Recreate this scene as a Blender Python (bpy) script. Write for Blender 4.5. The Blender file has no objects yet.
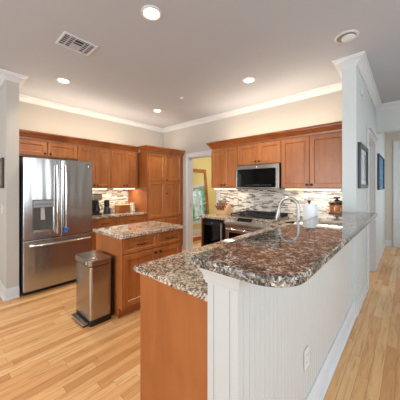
import bpy, bmesh, math, random
from mathutils import Vector, Matrix
random.seed(7)
S = bpy.context.scene
COL = S.collection
PI = math.pi

# ------------------------------------------------------------------ camera, world, daylight, exposure
cd = bpy.data.cameras.new('camera'); cam = bpy.data.objects.new('camera', cd); COL.objects.link(cam)
cd.sensor_width = 36.0; cd.sensor_fit = 'HORIZONTAL'
cd.lens = 234.9 / 400 * 36.0
cd.shift_y = -13.0 / 400
cd.clip_start = 0.02
cam.location = (0, 0, 1.37)
cam.rotation_euler = (PI / 2, 0, math.atan(209 / 234.9))
S.camera = cam

S.view_settings.view_transform = 'Standard'
S.view_settings.look = 'None'
S.view_settings.gamma = 1.0
S.view_settings.use_curve_mapping = False
S.view_settings.exposure = 0.42

w = bpy.data.worlds.new('world'); S.world = w; w.use_nodes = True
bg = w.node_tree.nodes['Background']
bg.inputs[0].default_value = (0.62, 0.78, 1.0, 1); bg.inputs[1].default_value = 2.6


def area(name, loc, rot, sx, sy, power, color):
    ld = bpy.data.lights.new(name, 'AREA'); ld.shape = 'RECTANGLE'; ld.size = sx; ld.size_y = sy
    ld.energy = power; ld.color = color
    o = bpy.data.objects.new(name, ld); COL.objects.link(o); o.location = loc; o.rotation_euler = rot
    return o


DAY = (0.86, 0.94, 1.0)
# daylight entering through the windows behind and to the right of the camera
area('daylight_rear', (-2.2, -3.4, 1.45), (PI / 2, 0, 0), 2.6, 1.9, 85, (0.93, 0.97, 1.0))
area('daylight_rear_right', (1.2, -3.4, 1.45), (PI / 2, 0, 0), 2.0, 1.9, 32, DAY)
area('daylight_right', (2.9, 1.2, 1.45), (PI / 2, 0, PI / 2), 2.6, 1.9, 58, DAY)
area('daylight_hall', (1.02, 6.1, 1.4), (PI / 2, 0, PI / 2), 1.0, 1.8, 8, (1.0, 0.97, 0.92))
area('yellow_room_fill', (-2.9, 5.0, 2.7), (0, 0, 0), 0.6, 0.6, 32, (1.0, 0.97, 0.90))  # added fill that brightens the yellow room; no ceiling fitting is known there

# ------------------------------------------------------------------ materials


def lin(c):
    return tuple((v / 255 / 12.92) if v / 255 <= 0.04045 else ((v / 255 + 0.055) / 1.055) ** 2.4 for v in c) + (1,)


class NT:
    def __init__(s, name):
        s.m = bpy.data.materials.new(name); s.m.use_nodes = True
        s.t = s.m.node_tree; s.b = s.t.nodes['Principled BSDF']

    def n(s, typ, **kw):
        nd = s.t.nodes.new(typ)
        for k, v in kw.items():
            if k.startswith('i_'):
                key = k[2:]
                key = int(key) if key.isdigit() else key
                if isinstance(v, bpy.types.NodeSocket):
                    s.t.links.new(v, nd.inputs[key])
                else:
                    nd.inputs[key].default_value = v
            else:
                setattr(nd, k, v)
        return nd

    def math(s, op, a, b=0.0):
        return s.n('ShaderNodeMath', operation=op, i_0=a, i_1=b).outputs[0]

    def ramp(s, fac, stops, const=False):
        r = s.n('ShaderNodeValToRGB', i_0=fac)
        e = r.color_ramp.elements
        while len(e) < len(stops):
            e.new(0.5)
        for i, (p, c) in enumerate(stops):
            e[i].position = p; e[i].color = lin(c)
        if const:
            r.color_ramp.interpolation = 'CONSTANT'
        return r.outputs[0]

    def mix(s, fac, a, b, typ='MIX'):
        m = s.n('ShaderNodeMix', data_type='RGBA', blend_type=typ)
        for i, v in ((0, fac), (6, a), (7, b)):
            if isinstance(v, bpy.types.NodeSocket):
                s.t.links.new(v, m.inputs[i])
            else:
                m.inputs[i].default_value = v
        return m.outputs[2]

    def coords(s, scale=(1, 1, 1), rot=(0, 0, 0)):
        tc = s.n('ShaderNodeTexCoord')
        mp = s.n('ShaderNodeMapping', i_Vector=tc.outputs['Object'])
        mp.inputs['Scale'].default_value = scale; mp.inputs['Rotation'].default_value = rot
        return mp.outputs[0]

    def set(s, **kw):
        for k, v in kw.items():
            key = {'color': 'Base Color', 'rough': 'Roughness', 'metal': 'Metallic', 'spec': 'Specular IOR Level',
                   'emit': 'Emission Color', 'estr': 'Emission Strength', 'normal': 'Normal', 'coat': 'Coat Weight',
                   'coatr': 'Coat Roughness', 'trans': 'Transmission Weight', 'alpha': 'Alpha', 'ior': 'IOR'}[k]
            if isinstance(v, bpy.types.NodeSocket):
                s.t.links.new(v, s.b.inputs[key])
            else:
                s.b.inputs[key].default_value = v
        return s

    def bump(s, h, strength=0.2, dist=0.002):
        return s.n('ShaderNodeBump', i_Height=h, i_Strength=strength, i_Distance=dist).outputs[0]


def plain(name, c, rough=0.5, metal=0.0, **kw):
    t = NT(name)
    nz = t.n('ShaderNodeTexNoise', i_Vector=t.coords(), i_Scale=40.0, i_Detail=2.0).outputs[0]
    r = t.math('ADD', t.math('MULTIPLY', nz, 0.06), rough - 0.03)
    t.set(color=lin(c), rough=r, metal=metal, **kw)
    return t.m


def paint(name, c, rough=0.6, bump=0.06, scale=160.0):
    t = NT(name)
    nz = t.n('ShaderNodeTexNoise', i_Vector=t.coords(), i_Scale=scale, i_Detail=3.0).outputs[0]
    t.set(color=lin(c), rough=rough, normal=t.bump(nz, bump, 0.003))
    return t.m


def wood(name, dark, mid, light, scale=(14, 14, 1.6), rough=0.34, k=1.0):
    t = NT(name)
    c = t.coords(scale)
    n1 = t.n('ShaderNodeTexNoise', i_Vector=c, i_Scale=1.2, i_Detail=5.0, i_Roughness=0.6, i_Distortion=0.6).outputs[0]
    n2 = t.n('ShaderNodeTexNoise', i_Vector=t.coords((3, 3, 2)), i_Scale=1.5, i_Detail=2.0).outputs[0]
    f = t.math('ADD', t.math('MULTIPLY', n1, 0.55), t.math('MULTIPLY', n2, 0.45))
    t.set(color=t.ramp(f, [(0.32, dark), (0.5, mid), (0.68, light)]), rough=rough, normal=t.bump(n1, 0.05, 0.001))
    return t.m


def granite(name, warm):
    t = NT(name)
    tc = t.n('ShaderNodeTexCoord').outputs['Object']
    wob = t.n('ShaderNodeTexNoise', i_Vector=tc, i_Scale=28.0, i_Detail=3.0).outputs['Color']
    p = t.mix(0.035, tc, wob, 'ADD')
    big = t.n('ShaderNodeTexNoise', i_Vector=tc, i_Scale=13.0, i_Detail=5.0, i_Roughness=0.7).outputs[0]
    v1 = t.n('ShaderNodeTexVoronoi', i_Vector=p, i_Scale=115.0)
    s1 = t.n('ShaderNodeSeparateColor', i_0=v1.outputs['Color'])
    v2 = t.n('ShaderNodeTexVoronoi', i_Vector=p, i_Scale=250.0)
    s2 = t.n('ShaderNodeSeparateColor', i_0=v2.outputs['Color'])
    a = t.math('ADD', t.math('MULTIPLY', s1.outputs[0], 0.70), t.math('MULTIPLY', big, 1.25))
    a = t.math('ADD', a, -0.485)
    b = t.math('ADD', t.math('MULTIPLY', s2.outputs[0], 0.8), t.math('MULTIPLY', big, 0.7))
    b = t.math('ADD', b, -0.25)
    if warm:
        st = [(0.0, (14, 15, 18)), (0.33, (48, 46, 48)), (0.41, (82, 77, 71)), (0.50, (118, 110, 101)), (0.66, (170, 162, 150)), (0.80, (226, 218, 204))]
        s2t = [(0.0, (26, 24, 26)), (0.30, (80, 74, 69)), (0.46, (128, 119, 109)), (0.72, (206, 194, 178))]
    else:
        st = [(0.0, (16, 17, 20)), (0.32, (62, 55, 52)), (0.39, (120, 96, 80)), (0.47, (182, 162, 138)), (0.60, (214, 200, 178)), (0.80, (234, 228, 214))]
        s2t = [(0.0, (30, 28, 28)), (0.26, (118, 94, 78)), (0.40, (190, 170, 146)), (0.70, (226, 214, 196))]
    c1 = t.ramp(a, st, True); c2 = t.ramp(b, s2t, True)
    t.set(color=t.mix(0.32, c1, c2), rough=0.035, ior=1.52, spec=0.5)
    return t.m


def planks(name):
    t = NT(name)
    tc = t.n('ShaderNodeTexCoord').outputs['Object']
    sx = t.n('ShaderNodeSeparateXYZ', i_0=tc)
    W, L = 0.071, 1.05
    u = t.math('DIVIDE', sx.outputs[0], W)
    row = t.math('FLOOR', u)
    off = t.n('ShaderNodeTexWhiteNoise', noise_dimensions='1D', i_W=row).outputs[0]
    v = t.math('ADD', t.math('DIVIDE', sx.outputs[1], L), t.math('MULTIPLY', off, 7.0))
    cell = t.math('FLOOR', v)
    idv = t.n('ShaderNodeCombineXYZ', i_0=row, i_1=cell).outputs[0]
    rnd = t.n('ShaderNodeTexWhiteNoise', noise_dimensions='3D', i_Vector=idv)
    off3 = t.n('ShaderNodeVectorMath', operation='MULTIPLY_ADD', i_0=rnd.outputs['Color'], i_1=(9, 9, 9), i_2=tc).outputs[0]
    mp = t.n('ShaderNodeMapping', i_Vector=off3); mp.inputs['Scale'].default_value = (26, 1.7, 1)
    g = t.n('ShaderNodeTexNoise', i_Vector=mp.outputs[0], i_Scale=1.6, i_Detail=6.0, i_Roughness=0.62, i_Distortion=0.9).outputs[0]
    base = t.ramp(rnd.outputs[0], [(0.0, (206, 152, 98)), (0.2, (226, 174, 118)), (0.65, (234, 186, 130)), (1.0, (241, 200, 148))])
    gr = t.ramp(g, [(0.28, (196, 160, 126)), (0.48, (240, 232, 222)), (0.75, (255, 253, 250))])
    col = t.mix(0.8, base, gr, 'MULTIPLY')
    fu = t.math('FRACT', u); fv = t.math('FRACT', v)
    eu = t.math('MINIMUM', fu, t.math('SUBTRACT', 1.0, fu))
    ev = t.math('MULTIPLY', t.math('MINIMUM', fv, t.math('SUBTRACT', 1.0, fv)), L / W)
    e = t.math('MINIMUM', eu, ev)
    seam = t.math('LESS_THAN', e, 0.016)
    col = t.mix(t.math('MULTIPLY', seam, 0.55), col, lin((92, 60, 36)))
    hgt = t.math('MULTIPLY', t.math('MINIMUM', e, 0.03), 30.0)
    t.set(color=col, rough=t.math('ADD', t.math('MULTIPLY', g, 0.10), 0.20), normal=t.bump(hgt, 0.25, 0.0015), spec=0.5)
    return t.m


def mosaic(name, axis):
    t = NT(name)
    tc = t.n('ShaderNodeTexCoord').outputs['Object']
    sx = t.n('ShaderNodeSeparateXYZ', i_0=tc)
    Ht = 0.0165
    v = t.math('DIVIDE', sx.outputs[2], Ht); row = t.math('FLOOR', v)
    wn = t.n('ShaderNodeTexWhiteNoise', noise_dimensions='1D', i_W=row)
    L = t.math('ADD', 0.062, t.math('MULTIPLY', wn.outputs[0], 0.05))
    u = t.math('ADD', t.math('DIVIDE', sx.outputs[axis], L), t.math('MULTIPLY', wn.outputs[0], 37.0))
    cell = t.math('FLOOR', u)
    idv = t.n('ShaderNodeCombineXYZ', i_0=row, i_1=cell).outputs[0]
    rnd = t.n('ShaderNodeTexWhiteNoise', noise_dimensions='3D', i_Vector=idv)
    col = t.ramp(rnd.outputs[0], [(0.0, (232, 226, 214)), (0.30, (206, 198, 184)), (0.46, (214, 212, 206)), (0.60, (160, 152, 140)),
                                  (0.72, (122, 100, 82)), (0.83, (98, 90, 84)), (0.91, (190, 178, 160))], True)
    fu = t.math('FRACT', u); fv = t.math('FRACT', v)
    eu = t.math('MULTIPLY', t.math('MINIMUM', fu, t.math('SUBTRACT', 1.0, fu)), 4.5)
    ev = t.math('MINIMUM', fv, t.math('SUBTRACT', 1.0, fv))
    e = t.math('MINIMUM', eu, ev)
    gm = t.math('LESS_THAN', e, 0.07)
    col = t.mix(gm, col, lin((206, 200, 190)))
    t.set(color=col, rough=t.math('ADD', 0.12, t.math('MULTIPLY', gm, 0.5)), normal=t.bump(t.math('MINIMUM', e, 0.1), 0.5, 0.01))
    return t.m


def steel(name, c=(196, 190, 184), rough=0.27, axis=0, wave=0.8):
    t = NT(name)
    sc = [200, 200, 200]; sc[axis] = 1.2
    nz = t.n('ShaderNodeTexNoise', i_Vector=t.coords(tuple(sc)), i_Scale=1.0, i_Detail=1.0).outputs[0]
    big = t.n('ShaderNodeTexNoise', i_Vector=t.coords((3.2, 3.2, 0.25)), i_Scale=2.0, i_Detail=1.0).outputs[0]
    h = t.bump(big, wave, 0.02)
    t.set(color=lin(c), metal=0.94, rough=t.math('ADD', t.math('MULTIPLY', nz, 0.05), rough - 0.025), normal=h)
    return t.m


def emit(name, c, strength):
    t = NT(name); t.set(color=(0, 0, 0, 1), emit=lin(c), estr=strength, rough=0.6)
    return t.m


M = {}
M['wall'] = paint('greige wall paint', (187, 181, 171))
M['wallcool'] = paint('pale blue grey wall paint', (200, 205, 202), 0.5)
M['wallfar'] = paint('beige wall paint', (196, 188, 174))
M['yellow'] = paint('yellow wall paint', (218, 200, 134))
M['ceil'] = paint('ceiling paint', (180, 184, 190), 0.75, 0.35, 60.0)
M['trim'] = paint('white trim paint', (206, 208, 208), 0.32, 0.01)
M['bead'] = paint('white beadboard paint', (196, 197, 193), 0.24, 0.01)
M['floor'] = planks('oak plank floor')
M['wood'] = wood('stained maple', (146, 85, 41), (171, 104, 53), (187, 120, 67))
M['woodp'] = wood('stained maple panel', (146, 82, 38), (162, 94, 46), (174, 106, 56), (6, 6, 1.0))
M['crownwood'] = wood('stained maple crown', (132, 68, 26), (160, 88, 38), (184, 110, 54), (2, 2, 14), 0.28)
M['oakframe'] = wood('honey oak', (120, 66, 26), (160, 96, 44), (188, 124, 66), (2, 2, 10))
M['lightwood'] = wood('light beech', (196, 152, 100), (218, 178, 128), (232, 198, 152), (4, 4, 12), 0.4)
M['amberwood'] = wood('amber wood', (160, 84, 24), (196, 112, 36), (224, 150, 64), (10, 10, 1.5), 0.2)
M['granite'] = granite('speckled granite', True)
M['granitel'] = granite('pale speckled granite', False)
M['mosx'] = mosaic('mosaic tile along x', 0)
M['mosy'] = mosaic('mosaic tile along y', 1)
M['steel'] = steel('brushed stainless', (178, 175, 171), 0.23, 1, 0.6)
M['steelx'] = steel('brushed stainless horizontal', (172, 167, 160), 0.24, 0, 0.15)
M['bin'] = steel('warm brushed stainless', (170, 160, 148), 0.24, 2, 0.03)
M['chrome'] = plain('polished steel', (214, 212, 208), 0.14, 1.0)
M['nickel'] = plain('brushed nickel', (176, 174, 168), 0.34, 0.9)
M['bronze'] = plain('dark bronze hardware', (48, 42, 40), 0.34, 0.7)
M['black'] = plain('black plastic', (22, 22, 24), 0.35)
M['blackglass'] = plain('black glass', (6, 6, 8), 0.05, spec=0.35)
M['darkgrey'] = plain('dark grey plastic', (62, 62, 64), 0.4)
M['midgrey'] = plain('grey plastic', (120, 118, 114), 0.4)
M['recess'] = plain('dark taupe plastic', (92, 88, 82), 0.4)
M['iron'] = plain('cast iron', (26, 25, 26), 0.5)
M['white'] = plain('white plastic', (212, 211, 206), 0.4)
M['paper'] = plain('white paper', (236, 238, 238), 0.85)
M['redbrown'] = plain('red brown knife handle', (120, 44, 26), 0.35)
M['blue'] = plain('blue tag plastic', (24, 104, 214), 0.4)
M['mirror'] = plain('mirror silver', (238, 238, 236), 0.03, 1.0)
M['glassy'] = plain('smoky jar glass', (40, 40, 44), 0.06, spec=0.7)
M['cream'] = plain('cream ceramic', (232, 224, 208), 0.25)
M['picframe'] = plain('charcoal frame', (46, 52, 58), 0.35)
M['browframe'] = plain('dark brown frame', (58, 46, 40), 0.4)
M['mat'] = plain('pale mat board', (206, 212, 214), 0.3)
M['dimprint'] = plain('dim button print', (90, 90, 94), 0.4)
M['led'] = emit('blue display', (70, 110, 255), 1.5)
M['lamp'] = emit('lamp lens', (255, 226, 190), 9.0)
M['strip'] = emit('under cabinet lamp', (255, 236, 206), 1.6)
M['leaf'] = wood('hedge leaf', (96, 130, 84), (150, 180, 132), (220, 232, 206), (9, 9, 9), 0.7)
M['grass'] = wood('lawn', (84, 120, 56), (110, 146, 72), (140, 170, 96), (6, 6, 6), 0.8)


def art_blue():
    t = NT('blue abstract canvas')
    nz = t.n('ShaderNodeTexNoise', i_Vector=t.coords((1, 2, 5)), i_Scale=3.0, i_Detail=4.0).outputs[0]
    t.set(color=t.ramp(nz, [(0.3, (20, 44, 70)), (0.5, (40, 110, 150)), (0.62, (70, 150, 180)), (0.75, (170, 196, 200))]), rough=0.5)
    return t.m


def art_tan():
    t = NT('tan print')
    nz = t.n('ShaderNodeTexNoise', i_Vector=t.coords((3, 1, 3)), i_Scale=4.0, i_Detail=3.0).outputs[0]
    t.set(color=t.ramp(nz, [(0.3, (92, 78, 64)), (0.7, (160, 140, 116))]), rough=0.5)
    return t.m


M['artblue'] = art_blue(); M['arttan'] = art_tan()

# window glass: clear, thin
gm = bpy.data.materials.new('window glass'); gm.use_nodes = True
nt = gm.node_tree; nt.nodes.clear()
o_ = nt.nodes.new('ShaderNodeOutputMaterial'); tr = nt.nodes.new('ShaderNodeBsdfTransparent'); gl = nt.nodes.new('ShaderNodeBsdfGlossy')
gl.inputs['Roughness'].default_value = 0.02
mx = nt.nodes.new('ShaderNodeMixShader'); fr = nt.nodes.new('ShaderNodeFresnel'); fr.inputs[0].default_value = 1.3
nt.links.new(fr.outputs[0], mx.inputs[0]); nt.links.new(tr.outputs[0], mx.inputs[1]); nt.links.new(gl.outputs[0], mx.inputs[2]); nt.links.new(mx.outputs[0], o_.inputs[0])
M['glass'] = gm

# ------------------------------------------------------------------ mesh helpers


def root_of(o):
    while o.parent:
        o = o.parent
    return o


class MB:
    def __init__(s):
        s.bm = bmesh.new()

    def box(s, x0, x1, y0, y1, z0, z1):
        vs = [s.bm.verts.new(p) for p in ((x0, y0, z0), (x1, y0, z0), (x1, y1, z0), (x0, y1, z0), (x0, y0, z1), (x1, y0, z1), (x1, y1, z1), (x0, y1, z1))]
        for f in ((0, 3, 2, 1), (4, 5, 6, 7), (0, 1, 5, 4), (1, 2, 6, 5), (2, 3, 7, 6), (3, 0, 4, 7)):
            s.bm.faces.new([vs[i] for i in f])
        return s

    def loft(s, rings, cap=True, closed=False):
        rs = [[s.bm.verts.new(p) for p in r] for r in rings]
        n = len(rs[0])
        rng = range(len(rs)) if closed else range(len(rs) - 1)
        for i in rng:
            a, b = rs[i], rs[(i + 1) % len(rs)]
            for j in range(n):
                s.bm.faces.new((a[j], a[(j + 1) % n], b[(j + 1) % n], b[j]))
        if cap and not closed:
            s.bm.faces.new(rs[0][::-1]); s.bm.faces.new(rs[-1])
        return s

    def lathe(s, c, prof, axis='z', n=20, cap=True):
        """prof: list of (radius, along axis) from c"""
        rings = []
        for r, h in prof:
            ring = []
            for k in range(n):
                a = 2 * PI * k / n
                u, v = max(r, 1e-4) * math.cos(a), max(r, 1e-4) * math.sin(a)
                p = {'z': (u, v, h), 'x': (h, u, v), 'y': (u, h, v)}[axis]
                ring.append((c[0] + p[0], c[1] + p[1], c[2] + p[2]))
            rings.append(ring)
        return s.loft(rings, cap)

    def tube(s, pts, r, n=10):
        pts = [Vector(p) for p in pts]
        rings = []
        up = Vector((0.13, 0.31, 0.94)).normalized()
        for i, p in enumerate(pts):
            d = (pts[min(i + 1, len(pts) - 1)] - pts[max(i - 1, 0)]).normalized()
            a = d.cross(up)
            if a.length < 0.05:
                a = d.cross(Vector((1, 0, 0)))
            a.normalize(); b = d.cross(a).normalized()
            rr = r[i] if isinstance(r, (list, tuple)) else r
            rings.append([p + a * (rr * math.cos(2 * PI * k / n)) + b * (rr * math.sin(2 * PI * k / n)) for k in range(n)])
        return s.loft(rings)

    def prism(s, poly, z0, z1):
        return s.loft([[(x, y, z0) for x, y in poly], [(x, y, z1) for x, y in poly]])

    def sweep(s, prof, path, z=0.0):
        """prof (out, up) swept along an XY path; out is to the right of travel"""
        P = [Vector(p) for p in path]
        nr = []
        for i in range(len(P) - 1):
            d = (P[i + 1] - P[i]).normalized(); nr.append(Vector((d.y, -d.x)))
        rings = []
        for i, p in enumerate(P):
            if i == 0: m = nr[0]
            elif i == len(P) - 1: m = nr[-1]
            else: m = (nr[i - 1] + nr[i]) / (1 + nr[i - 1].dot(nr[i]))
            rings.append([(p.x + m.x * a, p.y + m.y * a, z + b) for a, b in prof])
        return s.loft(rings)

    def slab(s, xs, ys, keep, z0, z1):
        vt = {}

        def V(i, j, k):
            if (i, j, k) not in vt:
                vt[(i, j, k)] = s.bm.verts.new((xs[i], ys[j], (z0, z1)[k]))
            return vt[(i, j, k)]
        nx, ny = len(xs) - 1, len(ys) - 1
        K = lambda i, j: 0 <= i < nx and 0 <= j < ny and keep((xs[i] + xs[i + 1]) / 2, (ys[j] + ys[j + 1]) / 2)
        for i in range(nx):
            for j in range(ny):
                if not K(i, j): continue
                s.bm.faces.new((V(i, j, 1), V(i + 1, j, 1), V(i + 1, j + 1, 1), V(i, j + 1, 1)))
                s.bm.faces.new((V(i, j, 0), V(i, j + 1, 0), V(i + 1, j + 1, 0), V(i + 1, j, 0)))
                for di, dj, a, b in ((-1, 0, (i, j), (i, j + 1)), (1, 0, (i + 1, j), (i + 1, j + 1)), (0, -1, (i, j), (i + 1, j)), (0, 1, (i, j + 1), (i + 1, j + 1))):
                    if not K(i + di, j + dj):
                        s.bm.faces.new((V(*a, 0), V(*b, 0), V(*b, 1), V(*a, 1)))
        return s

    def build(s, name, m, parent=None, bevel=0.0, seg=2, smooth=False, loc=None):
        bm = s.bm
        bmesh.ops.recalc_face_normals(bm, faces=bm.faces)
        off = Vector((0, 0, 0))
        if parent: off = root_of(parent).location
        elif loc: off = Vector(loc)
        bmesh.ops.translate(bm, verts=bm.verts, vec=-off)
        me = bpy.data.meshes.new(name); bm.to_mesh(me); bm.free()
        me.materials.append(m if not isinstance(m, str) else M[m])
        o = bpy.data.objects.new(name, me); COL.objects.link(o)
        if parent: o.parent = parent
        elif loc: o.location = loc
        if smooth:
            me.polygons.foreach_set('use_smooth', [True] * len(me.polygons))
            try: me.set_sharp_from_angle(angle=math.radians(42))
            except Exception: pass
        if bevel:
            b = o.modifiers.new('bevel', 'BEVEL'); b.width = bevel; b.segments = seg; b.limit_method = 'ANGLE'; b.angle_limit = math.radians(50)
        return o


def B(*a): return MB().box(*a)


def tag(o, label=None, cat=None, group=None, kind=None):
    if label: o['label'] = label
    if cat: o['category'] = cat
    if group: o['group'] = group
    if kind: o['kind'] = kind
    return o


def thing(name, label, cat, loc, group=None):
    o = bpy.data.objects.new(name, None); COL.objects.link(o); o.location = loc; o.empty_display_size = 0.05
    return tag(o, label, cat, group)


def struct(name, mb, m, parent=None, **kw):
    o = mb.build(name, m, parent, **kw)
    if not parent: o['kind'] = 'structure'
    return o


def pt(plane, face, u, wv, z):
    return (face + wv, u, z) if plane == 'X' else (u, face - wv, z)   # X: facing +x; Y: facing -y


def panel(mb, plane, face, u0, u1, z0, z1, rail=0.055, t=0.02, rec=0.009, slope=0.007):
    def R(i, wv): return [pt(plane, face, a, wv, b) for a, b in ((u0 + i, z0 + i), (u1 - i, z0 + i), (u1 - i, z1 - i), (u0 + i, z1 - i))]
    mb.loft([R(0, -t), R(0, -0.003), R(0.003, 0), R(rail, 0), R(rail + slope, -rec)])
    return mb


def door(parent, plane, face, u0, u1, z0, z1, name='door', knob=None, pull=False, rail=0.055, wm='wood'):
    d = panel(MB(), plane, face, u0, u1, z0, z1, rail).build(name, wm, parent)
    if knob:
        u, z = knob
        c = pt(plane, face, u, 0, z)
        sg = 1 if plane == 'X' else -1
        prof = [(0.007, 0), (0.006, 0.012 * sg), (0.015, 0.017 * sg), (0.0165, 0.024 * sg), (0.012, 0.031 * sg), (0.001, 0.033 * sg)]
        MB().lathe(c, prof, 'x' if plane == 'X' else 'y', 14).build('knob', 'bronze', d, smooth=True)
    if pull:
        um, zm = (u0 + u1) / 2, (z0 + z1) / 2
        pts = []
        for k in range(9):
            q = k / 8
            pts.append(pt(plane, face, um - 0.06 + 0.12 * q, 0.006 + 0.026 * math.sin(PI * q) ** 0.5 + 0.0, zm))
        mb = MB().tube(pts, [0.008, 0.005, 0.0048, 0.005, 0.0055, 0.005, 0.0048, 0.005, 0.008], 8)
        mb.build('handle', 'bronze', d, smooth=True)
    return d


CROWN = [(0, 0), (0.012, 0), (0.016, 0.014), (0.026, 0.022), (0.036, 0.038), (0.054, 0.056), (0.066, 0.062), (0.068, 0.070), (0.082, 0.073), (0.085, 0.085), (0, 0.085)]
CABCROWN = [(0, 0), (0.008, 0), (0.010, 0.018), (0.020, 0.024), (0.026, 0.040), (0.042, 0.064), (0.054, 0.072), (0.056, 0.082), (0.066, 0.086), (0.066, 0.102), (0, 0.102)]
BASE = [(0, 0), (0.028, 0), (0.028, 0.012), (0.024, 0.020), (0.015, 0.024), (0.015, 0.105), (0.012, 0.118), (0.008, 0.124), (0.006, 0.138), (0, 0.138)]
BASEH = [(a * 0.5, b) for a, b in BASE]
BASEP = [(a * 1.3, b) for a, b in BASE]
CEIL = 2.75

# ------------------------------------------------------------------ room shell
struct('floor', B(-5.4, 3.1, -3.7, 7.1, -0.06, 0.0), 'floor')
struct('ceiling', B(-5.4, 3.1, -3.7, 7.1, CEIL, CEIL + 0.08), 'ceil')
XL, YB, XH = -4.38, 3.615, -0.42
struct('wall_left', B(XL - 0.12, XL, 0.69, YB + 0.12, 0, CEIL), 'wall')
mb = B(XL, -3.545, YB, YB + 0.12, 0, CEIL).box(-3.545, -2.78, YB, YB + 0.12, 2.005, CEIL).box(-2.78, -0.55, YB, YB + 0.12, 0, CEIL)
struct('wall_back', mb, 'wall')
# stub wall at the end of the refrigerator niche
struct('wall_refrigerator_side', B(-5.3, -3.64, 0.565, 0.69, 0, CEIL), 'wall')
# wall between kitchen and hall, with its doorway
mb = B(-0.55, XH, 2.97, 3.90, 0, CEIL).box(-0.55, XH, 3.90, 4.72, 2.06, CEIL).box(-0.55, XH, 4.72, 6.98, 0, CEIL)
struct('wall_hall', mb, 'wallcool')
struct('wall_header', B(XH, 3.0, 4.99, 5.13, 2.30, CEIL), 'wallcool')
struct('wall_far', B(XH, 1.2, 6.98, 7.1, 0, CEIL), 'wallfar')
# hall right wall with a window opening
HR = 1.08
mb = B(HR, HR + 0.12, 5.13, 5.6, 0, CEIL).box(HR, HR + 0.12, 6.6, 6.98, 0, CEIL).box(HR, HR + 0.12, 5.6, 6.6, 0, 0.5).box(HR, HR + 0.12, 5.6, 6.6, 2.3, CEIL)
struct('wall_hall_right', mb, 'wallfar')
struct('wall_right_return', B(HR + 0.12, 3.1, 4.99, 5.11, 0, 2.30), 'wall')
# right wall, rear wall, outer left wall: each with openings where the daylight comes in
mb = B(3.0, 3.1, -3.6, -0.1, 0, CEIL).box(3.0, 3.1, 2.5, 4.99, 0, CEIL).box(3.0, 3.1, -0.1, 2.5, 0, 0.5).box(3.0, 3.1, -0.1, 2.5, 2.4, CEIL)
struct('wall_right', mb, 'wall')
mb = B(-5.3, -3.5, -3.6, -3.5, 0, CEIL).box(-3.5, -0.9, -3.6, -3.5, 0, 0.5).box(-3.5, -0.9, -3.6, -3.5, 2.4, CEIL).box(-0.9, 0.2, -3.6, -3.5, 0, CEIL)
mb.box(0.2, 2.2, -3.6, -3.5, 0, 0.5).box(0.2, 2.2, -3.6, -3.5, 2.4, CEIL).box(2.2, 3.1, -3.6, -3.5, 0, CEIL)
struct('wall_rear', mb, 'wall')
struct('wall_left_outer', B(-5.4, -5.3, -3.6, 0.69, 0, CEIL), 'wall')
# yellow room behind the doorway
struct('wall_yellow_left', B(-4.42, -4.30, YB + 0.125, 6.6, 0, CEIL), 'yellow')
mb = B(-4.30, -3.2, 6.4, 6.5, 0, CEIL).box(-1.7, -0.56, 6.4, 6.5, 0, CEIL).box(-3.2, -1.7, 6.4, 6.5, 0, 0.42).box(-3.2, -1.7, 6.4, 6.5, 1.66, CEIL)
struct('wall_yellow_far', mb, 'yellow')


def window(name, plane, x0, x1, z0, z1, fixed, depth, inward, nu=2, nv=2):
    """plane 'Y': spans x at y=fixed; plane 'X': spans y at x=fixed"""
    def bx(mb, a0, a1, b0, b1, d0, d1):
        lo, hi = sorted((fixed + d0 * inward, fixed + d1 * inward))
        return mb.box(a0, a1, lo, hi, b0, b1) if plane == 'Y' else mb.box(lo, hi, a0, a1, b0, b1)
    mb = MB()
    for a0, a1, b0, b1 in ((x0 - 0.08, x0, z0 - 0.08, z1 + 0.08), (x1, x1 + 0.08, z0 - 0.08, z1 + 0.08), (x0, x1, z1, z1 + 0.08), (x0, x1, z0 - 0.08, z0)):
        bx(mb, a0, a1, b0, b1, 0.002, 0.02)
    o = struct(name, mb, 'trim')
    mb = MB()
    for a0, a1, b0, b1 in ((x0, x0 + 0.05, z0, z1), (x1 - 0.05, x1, z0, z1), (x0 + 0.05, x1 - 0.05, z1 - 0.05, z1), (x0 + 0.05, x1 - 0.05, z0, z0 + 0.05)):
        bx(mb, a0, a1, b0, b1, -0.07, -0.03)
    for k in range(1, nu):
        a = x0 + (x1 - x0) * k / nu; bx(mb, a - 0.05, a + 0.05, z0 + 0.05, z1 - 0.05, -0.07, -0.03)
    for k in range(1, nv):
        b = z0 + (z1 - z0) * k / nv; bx(mb, x0 + 0.05, x1 - 0.05, b - 0.018, b + 0.018, -0.065, -0.035)
    mb.build('sash', 'trim', o)
    mb = MB(); bx(mb, x0 + 0.05, x1 - 0.05, z0 + 0.05, z1 - 0.05, -0.052, -0.048)
    mb.build('pane', 'glass', o)
    return o


window('window_1', 'Y', -3.2, -1.7, 0.42, 1.66, 6.4, 0.1, -1, 2, 2)
window('window_2', 'Y', -3.5, -0.9, 0.5, 2.4, -3.5, 0.1, 1, 3, 2)
window('window_3', 'Y', 0.2, 2.2, 0.5, 2.4, -3.5, 0.1, 1, 2, 2)
window('window_4', 'X', -0.1, 2.5, 0.5, 2.4, 3.0, 0.1, -1, 3, 2)
window('window_5', 'X', 5.6, 6.6, 0.5, 2.3, HR, 0.12, -1, 1, 2)

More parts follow.
